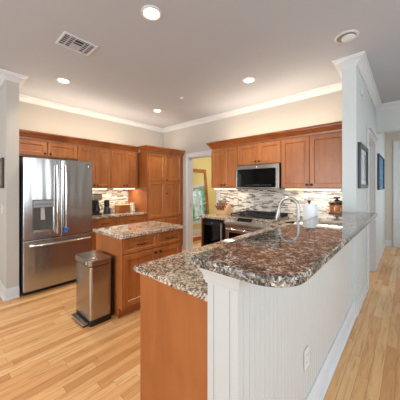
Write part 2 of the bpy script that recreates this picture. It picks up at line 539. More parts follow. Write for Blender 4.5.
# mouldings
mb = MB().sweep(CROWN, [(-5.3, 0.565), (-3.64, 0.565), (-3.64, 0.69), (XL, 0.69), (XL, YB), (-0.55, YB), (-0.55, 2.97), (XH, 2.97), (XH, 4.99), (3.0, 4.99)], CEIL - 0.085)
struct('trim_1', mb, 'trim', smooth=True)
struct('baseboard_left', MB().sweep(BASE, [(-5.3, 0.565), (-3.64, 0.565), (-3.64, 0.69)]), 'trim', smooth=True)
struct('baseboard_hall', MB().sweep(BASEH, [(XH, 2.972), (XH, 3.80)]), 'trim', smooth=True)
struct('baseboard_far', MB().sweep(BASEH, [(XH, 4.82), (XH, 6.98), (-0.30, 6.98)]), 'trim', smooth=True)
struct('baseboard_yellow_room', MB().sweep(BASE, [(-4.30, 3.75), (-4.30, 6.4), (-0.56, 6.4)]), 'trim', smooth=True)

# doorway into the yellow room
CX0, CX1, CZ = -3.545, -2.78, 2.005
d1 = struct('door_1', B(CX0 - 0.072, CX0, YB - 0.018, YB - 0.001, 0, CZ + 0.09).box(CX0, CX1, YB - 0.018, YB - 0.001, CZ, CZ + 0.09).box(CX1, CX1 + 0.09, YB - 0.018, YB - 0.001, 0, CZ + 0.09), 'trim', bevel=0.004)
B(CX0 + 0.001, CX0 + 0.016, YB, YB + 0.12, 0, CZ).box(CX1 - 0.016, CX1 - 0.001, YB, YB + 0.12, 0, CZ).box(CX0 + 0.016, CX1 - 0.016, YB, YB + 0.12, CZ - 0.016, CZ - 0.001).build('jamb', 'trim', d1)
B(CX0 + 0.016, CX0 + 0.020, YB + 0.03, YB + 0.06, 0.94, 1.02).build('strike_plate', 'nickel', d1)

# doorway off the hall
d2 = struct('door_2', B(XH + 0.001, XH + 0.02, 3.81, 3.90, 0, 2.15).box(XH + 0.001, XH + 0.02, 4.72, 4.81, 0, 2.15).box(XH + 0.001, XH + 0.02, 3.90, 4.72, 2.06, 2.15).box(XH + 0.001, XH + 0.045, 3.79, 4.83, 2.15, 2.175), 'trim', bevel=0.004)
B(-0.55, XH, 3.901, 3.916, 0, 2.059).box(-0.55, XH, 4.704, 4.719, 0, 2.059).box(-0.55, XH, 3.916, 4.704, 2.044, 2.059).build('jamb', 'trim', d2)

# white entrance door at the end of the hall
d3 = struct('door_3', B(-0.27, -0.17, 6.955, 6.979, 0, 2.42).box(0.72, 0.82, 6.955, 6.979, 0, 2.42).box(-0.17, 0.72, 6.955, 6.979, 2.32, 2.42), 'trim', bevel=0.004)
mb = MB()
for z0, z1 in ((0.02, 0.9), (0.9, 1.4)):
    panel(mb, 'Y', 6.962, -0.168, 0.718, z0, z1, 0.11, 0.016, 0.006)
mb.box(-0.168, -0.10, 6.962, 6.978, 1.4, 2.31).box(0.65, 0.718, 6.962, 6.978, 1.4, 2.31).box(-0.10, 0.65, 6.962, 6.978, 2.2, 2.31)
mb.build('door_slab', 'trim', d3)
B(-0.10, 0.65, 6.970, 6.976, 1.4, 2.2).build('glass_light', plain('frosted door glass', (226, 232, 232), 0.15), d3)

# half wall under the bar: post end, beadboard side
PX0, PX1, PY = -0.588, -0.45, 0.705
BT, BB = 1.10, 1.066
hw = struct('wall_peninsula', B(PX0, PX1 - 0.006, PY + 0.006, 2.97, 0, BB - 0.001), 'bead')
n = int((2.97 - PY) / 0.042)
prof = []
x = PX1
ys = [PY]
poly = [(PX1 - 0.006, PY)]
y = PY
poly.append((PX1, PY))
for k in range(1, n + 1):
    yc = PY + 0.042 * k
    if yc > 2.95: break
    poly += [(PX1, yc - 0.0050), (PX1 - 0.0028, yc - 0.003), (PX1 - 0.0028, yc - 0.001), (PX1, yc + 0.0015)]
poly += [(PX1, 2.97), (PX1 - 0.0059, 2.97)]
MB().prism(poly, 0.0, BB - 0.002).build('beadboard', 'bead', hw)
poly = [(PX0, PY + 0.0059), (PX0, PY)]
for xc in (PX0 + 0.032, PX1 - 0.032):
    poly += [(xc - 0.004, PY), (xc - 0.002, PY + 0.0035), (xc, PY + 0.0035), (xc + 0.002, PY)]
poly += [(PX1 - 0.006, PY), (PX1 - 0.006, PY + 0.0059)]
MB().prism(poly, 0.0, BB - 0.002).build('post_face', 'bead', hw)
PC = [(0, 0), (0.006, 0), (0.007, 0.010), (0.011, 0.013), (0.012, 0.030), (0.022, 0.052), (0.024, 0.056), (0.024, 0.066), (0, 0.066)]
MB().sweep(PC, [(PX0, 0.80), (PX0, PY), (PX1, PY), (PX1, 2.96)], BB - 0.068).build('cap_moulding', 'bead', hw, smooth=True)
struct('baseboard_peninsula', MB().sweep(BASEP, [(PX0, PY), (PX1, PY), (PX1, 2.969)]), 'trim', smooth=True)

# ------------------------------------------------------------------ ceiling fixtures
RL = [(-1.526, 1.136, 'recessed ceiling light nearest the camera, above the peninsula end', 1), (-3.345, 1.098, 'recessed ceiling light over the floor in front of the refrigerator', 1),
      (-1.542, 2.683, 'recessed ceiling light above the range and microwave', 1), (-3.389, 2.656, 'recessed ceiling light nearest the tall pantry cabinet in the corner', 1)]
for x, y, lb, on in RL:
    t = thing('recessed_light', lb, 'ceiling light', (x, y, CEIL), 'recessed ceiling lights')
    MB().lathe((x, y, 0), [(0.058, CEIL - 0.001), (0.058, CEIL - 0.004), (0.066, CEIL - 0.010), (0.082, CEIL - 0.006), (0.084, CEIL - 0.0005)], 'z', 28).build('trim_ring', 'trim', t, smooth=True)
    MB().lathe((x, y, 0), [(0.056, CEIL - 0.0045), (0.050, CEIL - 0.011), (0.03, CEIL - 0.0135), (0.001, CEIL - 0.014)], 'z', 28).build('lens', 'lamp', t, smooth=True)
    ld = bpy.data.lights.new('recessed_lamp', 'SPOT'); ld.energy = 40; ld.color = (1.0, 0.86, 0.70); ld.spot_size = math.radians(125); ld.spot_blend = 0.7; ld.shadow_soft_size = 0.06
    lo = bpy.data.objects.new('recessed_lamp', ld); COL.objects.link(lo); lo.location = (x, y, CEIL - 0.03)
x, y = -0.43, 2.507
t = thing('recessed_light', 'unlit eyeball ceiling light in front of the pale wall column', 'ceiling light', (x, y, CEIL), 'recessed ceiling lights')
MB().lathe((x, y, 0), [(0.078, CEIL - 0.002), (0.080, CEIL - 0.008), (0.098, CEIL - 0.005), (0.100, CEIL - 0.0005)], 'z', 28, False).build('trim_ring', 'trim', t, smooth=True)
MB().lathe((x, y, 0), [(0.079, CEIL - 0.001), (0.079, CEIL - 0.003)], 'z', 28).build('well', 'midgrey', t)
MB().lathe((x + 0.012, y + 0.02, 0), [(0.058, CEIL - 0.003), (0.056, CEIL - 0.014), (0.040, CEIL - 0.024), (0.02, CEIL - 0.028), (0.001, CEIL - 0.029)], 'z', 24).build('eyeball', 'trim', t, smooth=True)

# air vent
vx, vy = -2.395, 0.905
t = thing('ceiling_vent', 'square ceiling air register left of the nearest ceiling light', 'air vent', (vx, vy, CEIL))
a, b = 0.122, 0.150
ang = math.radians(-5)
mb = MB()
for x0, x1, y0, y1 in ((-a, -a + 0.018, -b, b), (a - 0.018, a, -b, b), (-a + 0.018, a - 0.018, -b, -b + 0.018), (-a + 0.018, a - 0.018, b - 0.018, b)):
    mb.box(vx + x0, vx + x1, vy + y0, vy + y1, CEIL - 0.012, CEIL - 0.0005)
mb.build('frame', 'trim', t, bevel=0.003)
B(vx - a + 0.018, vx + a - 0.018, vy - b + 0.018, vy + b - 0.018, CEIL - 0.003, CEIL - 0.001).build('duct', plain('rusty duct', (74, 52, 40), 0.7), t)
mb = MB()
ia, ib = a - 0.02, b - 0.02
for y0, y1 in ((-ib, -ib / 3), (ib / 3, ib)):
    for k in range(6):
        xx = vx - ia + 2 * ia * (k + 0.5) / 6
        mb.box(xx - 0.005, xx + 0.005, vy + y0 + 0.003, vy + y1 - 0.003, CEIL - 0.011, CEIL - 0.008)
    yy = vy + (y0 + y1) / 2
    mb.box(vx - ia, vx + ia, yy - 0.006, yy + 0.006, CEIL - 0.012, CEIL - 0.0075)
for k in range(4):
    xx = vx - ia + ia * (k + 0.5) / 4
    mb.box(xx - 0.012, xx + 0.012, vy - ib / 3 + 0.003, vy + ib / 3 - 0.003, CEIL - 0.011, CEIL - 0.008)
for k in range(2):
    xx = vx + ia * (k + 0.7) / 2
    mb.box(xx - 0.003, xx + 0.003, vy - ib / 3 + 0.003, vy + ib / 3 - 0.003, CEIL - 0.011, CEIL - 0.006)
for yy in (-ib / 3, ib / 3):
    mb.box(vx - ia, vx + ia, vy + yy - 0.003, vy + yy + 0.003, CEIL - 0.012, CEIL - 0.007)
mb.box(vx - 0.003, vx + 0.003, vy - ib / 3, vy + ib / 3, CEIL - 0.012, CEIL - 0.007)
mb.build('louver', 'ceil', t)

tag(MB().lathe((-2.63, 2.536, 0), [(0.033, CEIL - 0.0005), (0.033, CEIL - 0.006), (0.02, CEIL - 0.012), (0.008, CEIL - 0.02), (0.001, CEIL - 0.02)], 'z', 18).build('sprinkler_cap', 'trim', None, smooth=True, loc=None), 'small round white cap on the kitchen ceiling between the far ceiling lights', 'ceiling cap')

# lamps on top of and under the wall cabinets
area('cabinet_top_lamp_left', (-4.07, 1.70, 2.13), (PI, 0, 0), 0.12, 1.8, 9, (1.0, 0.82, 0.63))
area('cabinet_top_lamp_pantry', (-3.95, 3.1, 2.13), (PI, 0, 0), 0.3, 0.7, 2.4, (1.0, 0.82, 0.63))
area('cabinet_top_lamp_back', (-1.6, 3.35, 2.13), (PI, 0, 0), 1.9, 0.12, 9, (1.0, 0.82, 0.63))

for nm, lo, sx, sy, pw in (('under_cabinet_lamp_left', (-4.12, 1.83, 1.335), 0.06, 0.44, 2.6), ('under_cabinet_lamp_left', (-4.12, 2.39, 1.335), 0.06, 0.44, 2.6),
                           ('under_cabinet_lamp_back', (-2.36, 3.40, 1.335), 0.46, 0.06, 1.5), ('under_cabinet_lamp_back', (-0.97, 3.40, 1.335), 0.68, 0.06, 2.2)):
    area(nm, lo, (0, 0, 0), sx, sy, pw, (1.0, 0.88, 0.70))

# ------------------------------------------------------------------ left wall: refrigerator
fx = -3.53
FY0, FY1, FM = 0.713, 1.553, 1.128
t = thing('refrigerator', 'stainless steel french door refrigerator against the left wall', 'refrigerator', (-3.93, 1.13, 0))
B(-4.33, -3.605, FY0 + 0.005, FY1 - 0.005, 0.03, 1.735).build('body', 'darkgrey', t, bevel=0.004)
B(-4.25, -3.62, FY0 + 0.02, FY1 - 0.02, 0.0, 0.03).build('toe_grille', 'black', t)
DY0, DY1, DZ0, DZ1 = 0.812, 1.035, 0.80, 1.20
DF = 0.705
# left door with the dispenser opening cut through
ysn = [FY0, DY0, DY1, FM - 0.003]; zsn = [DF, DZ0, DZ1, 1.742]
mb = MB().slab(ysn, zsn, lambda u, v: not (DY0 < u < DY1 and DZ0 < v < DZ1), 0, 0.07)
for v in mb.bm.verts:
    yy, zz, ww = v.co; v.co = (fx - 0.07 + ww, yy, zz)
dl = mb.build('door', 'steel', t, bevel=0.008, seg=3)
dr = B(fx - 0.07, fx, FM + 0.003, FY1, DF, 1.742).build('door', 'steel', t, bevel=0.008, seg=3)
fz = B(fx - 0.07, fx, FY0, FY1, 0.065, DF - 0.008).build('freezer_drawer', 'steel', t, bevel=0.008, seg=3)


def bar_handle(parent, p0, p1, out, r=0.0135):
    p0, p1, out = Vector(p0), Vector(p1), Vector(out)
    pts = []
    for k in range(13):
        q = k / 12
        pts.append(p0.lerp(p1, q) + out * (0.8 + 0.35 * math.sin(PI * q)))
    mb = MB().tube(pts, r, 12)
    for q in (0.05, 0.95):
        c = p0.lerp(p1, q)
        mb.tube([c, c + out * 0.9], r * 0.8, 8)
    return mb.build('handle', 'chrome', parent, smooth=True)


bar_handle(dl, (fx, 1.075, 0.755), (fx, 1.075, 1.665), (0.045, 0, 0))
bar_handle(dr, (fx, 1.180, 0.755), (fx, 1.180, 1.665), (0.045, 0, 0))
bar_handle(fz, (fx, 0.76, 0.635), (fx, 1.505, 0.635), (0.05, 0, 0), 0.014)
dp = B(fx - 0.066, fx - 0.060, DY0 + 0.001, DY1 - 0.001, DZ0 + 0.001, DZ1 - 0.001).build('dispenser', 'recess', t)
for a, b in ((DY0 + 0.001, DY0 + 0.008), (DY1 - 0.008, DY1 - 0.001)):
    B(fx - 0.060, fx - 0.004, a, b, DZ0 + 0.001, DZ1 - 0.08).build('side_wall', 'recess', dp)
B(fx - 0.058, fx + 0.004, DY0 + 0.001, DY1 - 0.001, DZ1 - 0.095, DZ1 - 0.001).build('control_panel', plain('silver panel', (140, 138, 135), 0.3, 0.7), dp, bevel=0.003)
mb = MB()
for k in range(5):
    B(fx + 0.004, fx + 0.0055, DY0 + 0.03 + 0.036 * k, DY0 + 0.05 + 0.036 * k, DZ1 - 0.056, DZ1 - 0.044).build('button', 'darkgrey', dp)
MB().loft([[(fx - 0.055, 0.905, 1.10), (fx - 0.04, 0.905, 1.10), (fx - 0.04, 0.945, 1.10), (fx - 0.055, 0.945, 1.10)], [(fx - 0.03, 0.900, 0.945), (fx - 0.022, 0.900, 0.945), (fx - 0.022, 0.950, 0.945), (fx - 0.03, 0.950, 0.945)]]).build('paddle', plain('pale grey paddle', (190, 186, 180), 0.3), dp)
B(fx - 0.058, fx + 0.006, DY0 + 0.002, DY1 - 0.002, DZ0 + 0.002, DZ0 + 0.022).build('drip_tray', 'chrome', dp, bevel=0.003)
bd = MB().lathe((fx, 1.508, 1.672), [(0.018, 0), (0.018, 0.003), (0.014, 0.0045)], 'x', 20).build('badge', 'chrome', t, smooth=True)
MB().lathe((fx, 1.508, 1.672), [(0.0125, 0.0046), (0.0125, 0.0052)], 'x', 20).build('emblem', 'darkgrey', bd)
for a in (0.74, 1.42):
    B(-3.72, -3.62, a, a + 0.1, 1.735, 1.755).build('hinge_cover', 'darkgrey', t)
tag(MB().loft([[(fx + 0.022 + a, 1.180 + b, 0.765 + c) for a, b in ((0.0, -0.022), (0.031, -0.022), (0.031, 0.022), (0.0, 0.022))] for c in (0, 0.055)]).build('tag', 'blue', None, 0.004, loc=(fx + 0.03, 1.18, 0.765)), 'small blue plastic tag wrapped round the lower end of a refrigerator handle', 'tag')

# ------------------------------------------------------------------ left wall cabinets
WF = -3.99          # wall cabinet door faces
CT = 2.05           # top of boxes


def cab_crown(parent, path, z=CT):
    MB().sweep(CABCROWN, path, z).build('crown_moulding', 'crownwood', parent, smooth=True)


UB = 1.355
t = thing('wall_cabinet', 'short two-door wood cabinet above the refrigerator', 'cabinet', (-4.18, 1.13, 1.8), 'wall cabinets')
B(XL + 0.002, WF - 0.021, 0.70, 1.520, 1.80, CT).build('carcass', 'wood', t)
door(t, 'X', WF, 0.703, 1.092, 1.822, 2.035, knob=(1.06, 1.858)); door(t, 'X', WF, 1.098, 1.518, 1.822, 2.035, knob=(1.13, 1.858))
cab_crown(t, [(WF, 0.70), (WF, 1.520)])
for y0, ym, y1, lb, z in ((1.5215, 1.803, 2.083, 'tall two-door wood wall cabinet right beside the refrigerator', 0), (2.085, 2.363, 2.645, 'tall two-door wood wall cabinet between its twin and the pantry cabinet', 0)):
    t = thing('wall_cabinet', lb, 'cabinet', (-4.18, (y0 + y1) / 2, UB), 'wall cabinets')
    B(XL + 0.002, WF - 0.021, y0, y1, UB, CT).build('carcass', 'wood', t)
    door(t, 'X', WF, y0 + 0.003, ym - 0.002, UB + 0.004, 2.035, knob=(ym - 0.03, UB + 0.045)); door(t, 'X', WF, ym + 0.002, y1 - 0.003, UB + 0.004, 2.035, knob=(ym + 0.03, UB + 0.045))
    cab_crown(t, [(WF, y0), (WF, y1)])

# pantry
PF, P0, P1 = -3.70, 2.665, 3.600
t = thing('pantry_cabinet', 'tall four-door wood pantry cabinet in the far left corner', 'cabinet', (-4.04, 3.13, 0))
B(XL + 0.002, PF - 0.021, P0, P1, 0.10, CT).build('carcass', 'woodp', t)
B(XL + 0.05, PF - 0.09, P0 + 0.01, P1, 0.0, 0.10).build('toe_kick', 'wood', t)
pm = 3.095
for y0, y1, kk in ((P0 + 0.03, pm - 0.002, -1), (pm + 0.002, P1 - 0.05, 1)):
    door(t, 'X', PF, y0, y1, 1.490, 2.035, knob=(pm + 0.03 * kk, 1.515) if kk > 0 else None)
    door(t, 'X', PF, y0, y1, 0.76, 1.478, knob=(pm + 0.03 * kk, 1.24) if kk > 0 else None)
    door(t, 'X', PF, y0, y1, 0.12, 0.73)
cab_crown(t, [(WF + 0.07, P0), (PF, P0), (PF, P1)])

# base cabinets, left run
BF = -3.735
for y0, y1, lb in ((1.585, 2.115, 'wood base cabinet with one drawer beside the refrigerator, under the coffee counter'), (2.117, 2.660, 'wood base cabinet with one drawer next to the pantry, under the coffee counter')):
    t = thing('base_cabinet', lb, 'cabinet', (-4.05, (y0 + y1) / 2, 0), 'base cabinets')
    B(XL + 0.002, BF - 0.021, y0, y1, 0.10, 0.855).build('carcass', 'wood', t)
    B(XL + 0.05, BF - 0.09, y0, y1, 0.0, 0.10).build('toe_kick', 'wood', t)
    door(t, 'X', BF, y0 + 0.003, y1 - 0.003, 0.690, 0.845, name='drawer', pull=True, rail=0.035)
    door(t, 'X', BF, y0 + 0.003, y1 - 0.003, 0.115, 0.682, knob=(y1 - 0.04, 0.64))
mb = MB().slab([XL + 0.001, -3.705], [1.575, 2.663], lambda a, b: True, 0.857, 0.888)
tag(mb.build('countertop', 'granitel', None, 0.006, 2, loc=(-4.04, 2.12, 0.857)), 'speckled granite countertop along the left wall under the coffee maker', 'countertop')
tag(B(XL + 0.0005, XL + 0.010, 1.56, 2.663, 0.890, UB - 0.002).build('backsplash', 'mosy', None), 'mosaic tile backsplash behind the coffee maker on the left wall', 'backsplash')
for y0, y1, lb in ((1.60, 2.03, 'lit strip lamp under the wall cabinet above the coffee maker'), (2.15, 2.60, 'lit strip lamp under the wall cabinet above the wooden box')):
    t = thing('under_cabinet_light', lb, 'strip light', (-4.1, (y0 + y1) / 2, UB), 'under cabinet lights')
    B(-4.06, -4.01, y0, y1, UB - 0.012, UB - 0.001).build('housing', 'white', t)
    B(-4.055, -4.012, y0 + 0.01, y1 - 0.01, UB - 0.030, UB - 0.0125).build('lens', 'strip', t)

# things on the left counter
Z0 = 0.889
t = thing('coffee_maker', 'black and steel drip coffee maker beside the refrigerator', 'coffee maker', (-4.07, 1.83, Z0))
B(-4.17, -3.97, 1.755, 1.915, Z0, Z0 + 0.03).build('base', 'black', t, bevel=0.006)
B(-4.17, -4.09, 1.755, 1.915, Z0 + 0.03, Z0 + 0.30).build('tower', 'black', t, bevel=0.006)
B(-4.17, -3.975, 1.75, 1.92, Z0 + 0.25, Z0 + 0.355).build('brew_head', 'steelx', t, bevel=0.012, seg=3)
B(-4.168, -3.98, 1.755, 1.915, Z0 + 0.3555, Z0 + 0.368).build('lid', 'black', t, bevel=0.004)
MB().lathe((-4.03, 1.835, Z0), [(0.045, 0.031), (0.062, 0.05), (0.064, 0.10), (0.05, 0.15), (0.042, 0.17), (0.046, 0.18)], 'z', 20).build('carafe', 'glassy', t, smooth=True)
MB().tube([(-4.00, 1.885, Z0 + 0.16), (-3.985, 1.915, Z0 + 0.155), (-3.98, 1.92, Z0 + 0.11), (-3.99, 1.895, Z0 + 0.075)], 0.008, 8).build('handle', 'black', t, smooth=True)
t = thing('coffee_grinder', 'small black and steel coffee grinder right of the coffee maker', 'coffee grinder', (-4.07, 2.07, Z0))
MB().lathe((-4.08, 2.05, Z0), [(0.058, 0), (0.06, 0.02), (0.052, 0.06), (0.046, 0.11), (0.044, 0.125)], 'z', 20).build('base', 'darkgrey', t, smooth=True)
MB().lathe((-4.08, 2.05, Z0), [(0.043, 0.126), (0.047, 0.15), (0.050, 0.20), (0.05, 0.21), (0.044, 0.24), (0.02, 0.25), (0.001, 0.252)], 'z', 20).build('hopper', 'glassy', t, smooth=True)
B(-4.05, -4.00, 2.085, 2.125, Z0, Z0 + 0.11).build('grounds_cup', 'nickel', t, bevel=0.01)
t = thing('bread_box', 'low orange-brown wooden box at the back of the left counter', 'box', (-4.14, 2.38, Z0))
B(-4.22, -4.05, 2.275, 2.50, Z0, Z0 + 0.13).build('body', 'woodp', t, bevel=0.004)
B(-4.225, -4.045, 2.27, 2.505, Z0 + 0.131, Z0 + 0.15).build('lid', 'lightwood', t, bevel=0.004)
for yy, lb in ((2.335, 'white cup standing on the left half of the wooden box'), (2.42, 'white cup standing on the right half of the wooden box')):
    cu = thing('cup', lb, 'cup', (-4.14, yy, Z0 + 0.151), 'white cups on the wooden box')
    MB().lathe((-4.14, yy, Z0 + 0.1515), [(0.022, 0), (0.03, 0.02), (0.034, 0.075), (0.031, 0.075), (0.026, 0.02), (0.001, 0.012)], 'z', 18).build('bowl', 'cream', cu, smooth=True)
    MB().tube([(-4.11, yy + 0.0, Z0 + 0.21), (-4.092, yy, Z0 + 0.205), (-4.088, yy, Z0 + 0.185), (-4.11, yy, Z0 + 0.175)], 0.005, 8).build('handle', 'cream', cu, smooth=True)
t = thing('pitcher', 'white jug beside the pantry cabinet on the left counter', 'jug', (-4.06, 2.57, Z0))
MB().lathe((-4.06, 2.565, Z0), [(0.045, 0), (0.052, 0.02), (0.05, 0.09), (0.04, 0.14), (0.043, 0.17), (0.039, 0.17), (0.036, 0.14), (0.001, 0.1)], 'z', 20).build('body', 'cream', t, smooth=True)
MB().tube([(-4.02, 2.585, Z0 + 0.15), (-3.99, 2.60, Z0 + 0.14), (-3.99, 2.60, Z0 + 0.07), (-4.015, 2.587, Z0 + 0.05)], 0.007, 8).build('handle', 'darkgrey', t, smooth=True)

# ------------------------------------------------------------------ island
t = thing('island_cabinet', 'freestanding wood island cabinet with two drawers over two doors', 'cabinet', (-2.46, 1.7, 0))
IF, IY0, IY1 = -2.20, 1.27, 2.120
mb = B(-2.79, IF - 0.021, IY0 + 0.012, IY1 - 0.012, 0.10, 0.838)
mb.build('carcass', 'wood', t)
B(-2.75, IF - 0.075, IY0 + 0.013, IY1 - 0.013, 0.0, 0.10).build('toe_kick', 'wood', t)
mb = B(-2.79, IF - 0.001, IY0, IY0 + 0.0115, 0.10, 0.838).box(-2.79, IF - 0.07, IY0, IY0 + 0.0115, 0.0, 0.10)
mb.build('end_panel', 'woodp', t)
B(-2.79, IF - 0.001, IY1 - 0.0115, IY1, 0.0, 0.838).build('end_panel', 'woodp', t)
B(-2.77, IF - 0.06, IY0 - 0.012, IY0 - 0.0005, 0.0, 0.018).build('shoe_moulding', 'oakframe', t)
im = 1.72
for y0, y1, k in ((IY0 + 0.014, im - 0.002, -1), (im + 0.002, IY1 - 0.014, 1)):
    door(t, 'X', IF, y0, y1, 0.667, 0.826, name='drawer', pull=True, rail=0.035)
    door(t, 'X', IF, y0, y1, 0.112, 0.655, knob=(im + 0.034 * k, 0.615))


def rounded(x0, x1, y0, y1, r, n=5):
    p = []
    for cx, cy, a0 in ((x1 - r, y0 + r, -90), (x1 - r, y1 - r, 0), (x0 + r, y1 - r, 90), (x0 + r, y0 + r, 180)):
        for k in range(n + 1):
            a = math.radians(a0 + 90 * k / n); p.append((cx + r * math.cos(a), cy + r * math.sin(a)))
    return p


tag(MB().prism(rounded(-2.825, -2.165, 1.235, 2.150, 0.03), 0.839, 0.871).build('island_countertop', 'granitel', None, 0.006, 2, loc=(-2.46, 1.68, 0.839)), 'speckled granite top of the freestanding island', 'countertop')

# trash can
TX0, TX1, TY0, TY1 = -2.685, -2.315, 0.995, 1.225
t = thing('trash_can', 'rectangular stainless steel step trash can beside the island', 'trash can', (-2.5, 1.11, 0))
MB().prism(rounded(TX0, TX1, TY0, TY1, 0.035), 0.0, 0.06).build('base', 'black', t)
MB().prism(rounded(TX0 + 0.002, TX1 - 0.002, TY0 + 0.002, TY1 - 0.002, 0.033), 0.061, 0.580).build('body', 'bin', t, smooth=True)
MB().prism(rounded(TX0 - 0.008, TX1 + 0.008, TY0 - 0.008, TY1 + 0.0, 0.04), 0.590, 0.645).build('lid', 'bin', t, 0.005, 2)
B(TX0 + 0.02, TX1 - 0.02, TY1 + 0.001, TY1 + 0.02, 0.02, 0.63).build('hinge_housing', 'black', t, bevel=0.004)
B(TX0 + 0.04, TX1 - 0.04, TY0 - 0.055, TY0 - 0.002, 0.018, 0.038).build('pedal', 'chrome', t, bevel=0.006)
B(TX0 + 0.045, TX1 - 0.045, TY0 - 0.045, TY0 - 0.001, 0.001, 0.016).build('pedal_bracket', 'black', t)
B(-2.42, -2.40, TY0 - 0.0105, TY0 - 0.0085, 0.602, 0.632).build('lock_button', plain('dark indigo button', (40, 30, 70), 0.2), t)
B(-2.392, -2.372, TY0 - 0.0105, TY0 - 0.0085, 0.602, 0.632).build('latch_plate', 'white', t)

# ------------------------------------------------------------------ back wall cabinets
UF = 3.26
for x0, xm, x1, z0, lb in ((-2.635, -2.364, -2.085, UB, 'two-door wood wall cabinet left of the microwave, above the knife block'), (-2.083, -1.722, -1.362, 1.715, 'short two-door wood cabinet directly above the microwave'),
                           (-1.360, -0.978, -0.553, UB, 'wide two-door wood wall cabinet right of the microwave, against the pale column')):
    t = thing('wall_cabinet', lb, 'cabinet', ((x0 + x1) / 2, 3.44, z0), 'wall cabinets')
    B(x0, x1, UF + 0.021, YB - 0.002, z0, CT).build('carcass', 'wood', t)
    door(t, 'Y', UF, x0 + 0.003, xm - 0.002, z0 + 0.004, 2.035, knob=(xm - 0.03, z0 + 0.045)); door(t, 'Y', UF, xm + 0.002, x1 - 0.003, z0 + 0.004, 2.035, knob=(xm + 0.03, z0 + 0.045))
    cab_crown(t, [(x0, YB - 0.005), (x0, UF), (x1, UF)] if x0 < -2.5 else [(x0, UF), (x1, UF)])
tag(B(-2.69, -0.552, YB - 0.010, YB - 0.0005, 0.890, UB - 0.002).box(-2.083, -1.362, YB - 0.010, YB - 0.0005, UB - 0.002, 1.70).build('backsplash', 'mosx', None), 'mosaic tile backsplash behind the range on the back wall', 'backsplash')
for x0, x1, lb in ((-2.60, -2.12, 'lit strip lamp under the wall cabinet above the knife block'), (-1.32, -0.62, 'lit strip lamp under the wall cabinet above the paper towel roll')):
    t = thing('under_cabinet_light', lb, 'strip light', ((x0 + x1) / 2, 3.4, UB), 'under cabinet lights')
    B(x0, x1, 3.29, 3.34, UB - 0.012, UB - 0.001).build('housing', 'white', t)
    B(x0 + 0.01, x1 - 0.01, 3.292, 3.335, UB - 0.030, UB - 0.0125).build('lens', 'strip', t)

# microwave
t = thing('microwave', 'stainless steel microwave with black window mounted over the range', 'microwave', (-1.72, 3.4, 1.33))
mx0, mx1, mz0, mz1, mf = -2.078, -1.366, 1.332, 1.705, 3.20
B(mx0, mx1, mf + 0.03, YB - 0.012, mz0 + 0.012, mz1).build('body', 'black', t, bevel=0.004)
dd = MB().slab([mx0, mx0 + 0.022, mx1 - 0.048, mx1], [mz0 + 0.018, mz0 + 0.036, mz1 - 0.062, mz1], lambda a, b: not (mx0 + 0.022 < a < mx1 - 0.048 and mz0 + 0.036 < b < mz1 - 0.062), 0, 0.029)
for v in dd.bm.verts:
    a, b, c = v.co; v.co = (a, mf + c, b)
dd = dd.build('door', 'steelx', t, bevel=0.004)
B(mx0 + 0.023, mx1 - 0.049, mf + 0.004, mf + 0.028, mz0 + 0.037, mz1 - 0.063).build('window', 'blackglass', dd)
mb = MB()
for k in range(12):
    if k in (4, 5): continue
    xx = mx0 + 0.18 + 0.036 * k
    B(xx, xx + 0.018, mf + 0.0030, mf + 0.0039, mz0 + 0.062, mz0 + 0.072).build('button', M['dimprint'], dd)
B(mx0 + 0.31, mx0 + 0.40, mf + 0.0030, mf + 0.0039, mz0 + 0.055, mz0 + 0.085).build('display', 'black', dd)
B(mx0, mx1, mf + 0.006, mf + 0.03, mz0, mz0 + 0.016).build('vent_strip', 'steelx', t, bevel=0.003)
MB().lathe(((mx0 + mx1) / 2 + 0.005, mf, mz1 - 0.031), [(0.013, 0), (0.013, -0.003), (0.010, -0.004)], 'y', 18).build('badge', 'chrome', dd, smooth=True)

# wine cooler and its end panel
tag(B(-2.632, -2.606, 2.985, YB - 0.012, 0.0, 0.856).build('end_panel', 'woodp', None), 'narrow wood end panel left of the black wine cooler', 'cabinet panel')
wx0, wx1, wf = -2.600, -2.150, 2.975
t = thing('wine_cooler', 'black glass-door wine cooler under the counter left of the range', 'wine cooler', ((wx0 + wx1) / 2, 3.3, 0))
B(wx0, wx1, wf + 0.05, YB - 0.02, 0.02, 0.850).build('body', 'black', t)
B(wx0 + 0.02, wx1 - 0.02, wf + 0.06, wf + 0.2, 0.0, 0.02).build('foot', 'black', t)
wd = B(wx0, wx0 + 0.045, wf, wf + 0.045, 0.06, 0.825).box(wx1 - 0.045, wx1, wf, wf + 0.045, 0.06, 0.825).box(wx0 + 0.045, wx1 - 0.045, wf, wf + 0.045, 0.745, 0.825).box(wx0 + 0.045, wx1 - 0.045, wf, wf + 0.045, 0.06, 0.11).build('door', 'black', t)
B(wx0 + 0.046, wx1 - 0.046, wf + 0.004, wf + 0.03, 0.111, 0.744).build('glass', 'blackglass', wd)
MB().tube([(wx1 - 0.03, wf - 0.03, 0.10), (wx1 - 0.03, wf - 0.03, 0.80)], 0.014, 12).box(wx1 - 0.036, wx1 - 0.024, wf - 0.03, wf, 0.14, 0.16).box(wx1 - 0.036, wx1 - 0.024, wf - 0.03, wf, 0.74, 0.76).build('handle', 'nickel', wd, smooth=True)
B(wx0 + 0.195, wx0 + 0.222, wf - 0.001, wf, 0.781, 0.789).build('display', 'led', wd)
for k, (xx, zz) in enumerate(((-2.33, 0.50), (-2.46, 0.44))):
    pass

tag(MB().slab([-2.655, -2.125], [2.945, YB - 0.0115], lambda a, b: True, 0.857, 0.889).build('countertop', 'granitel', None, 0.006, 2, loc=(-2.39, 3.28, 0.857)), 'short granite countertop over the wine cooler, under the knife block', 'countertop')

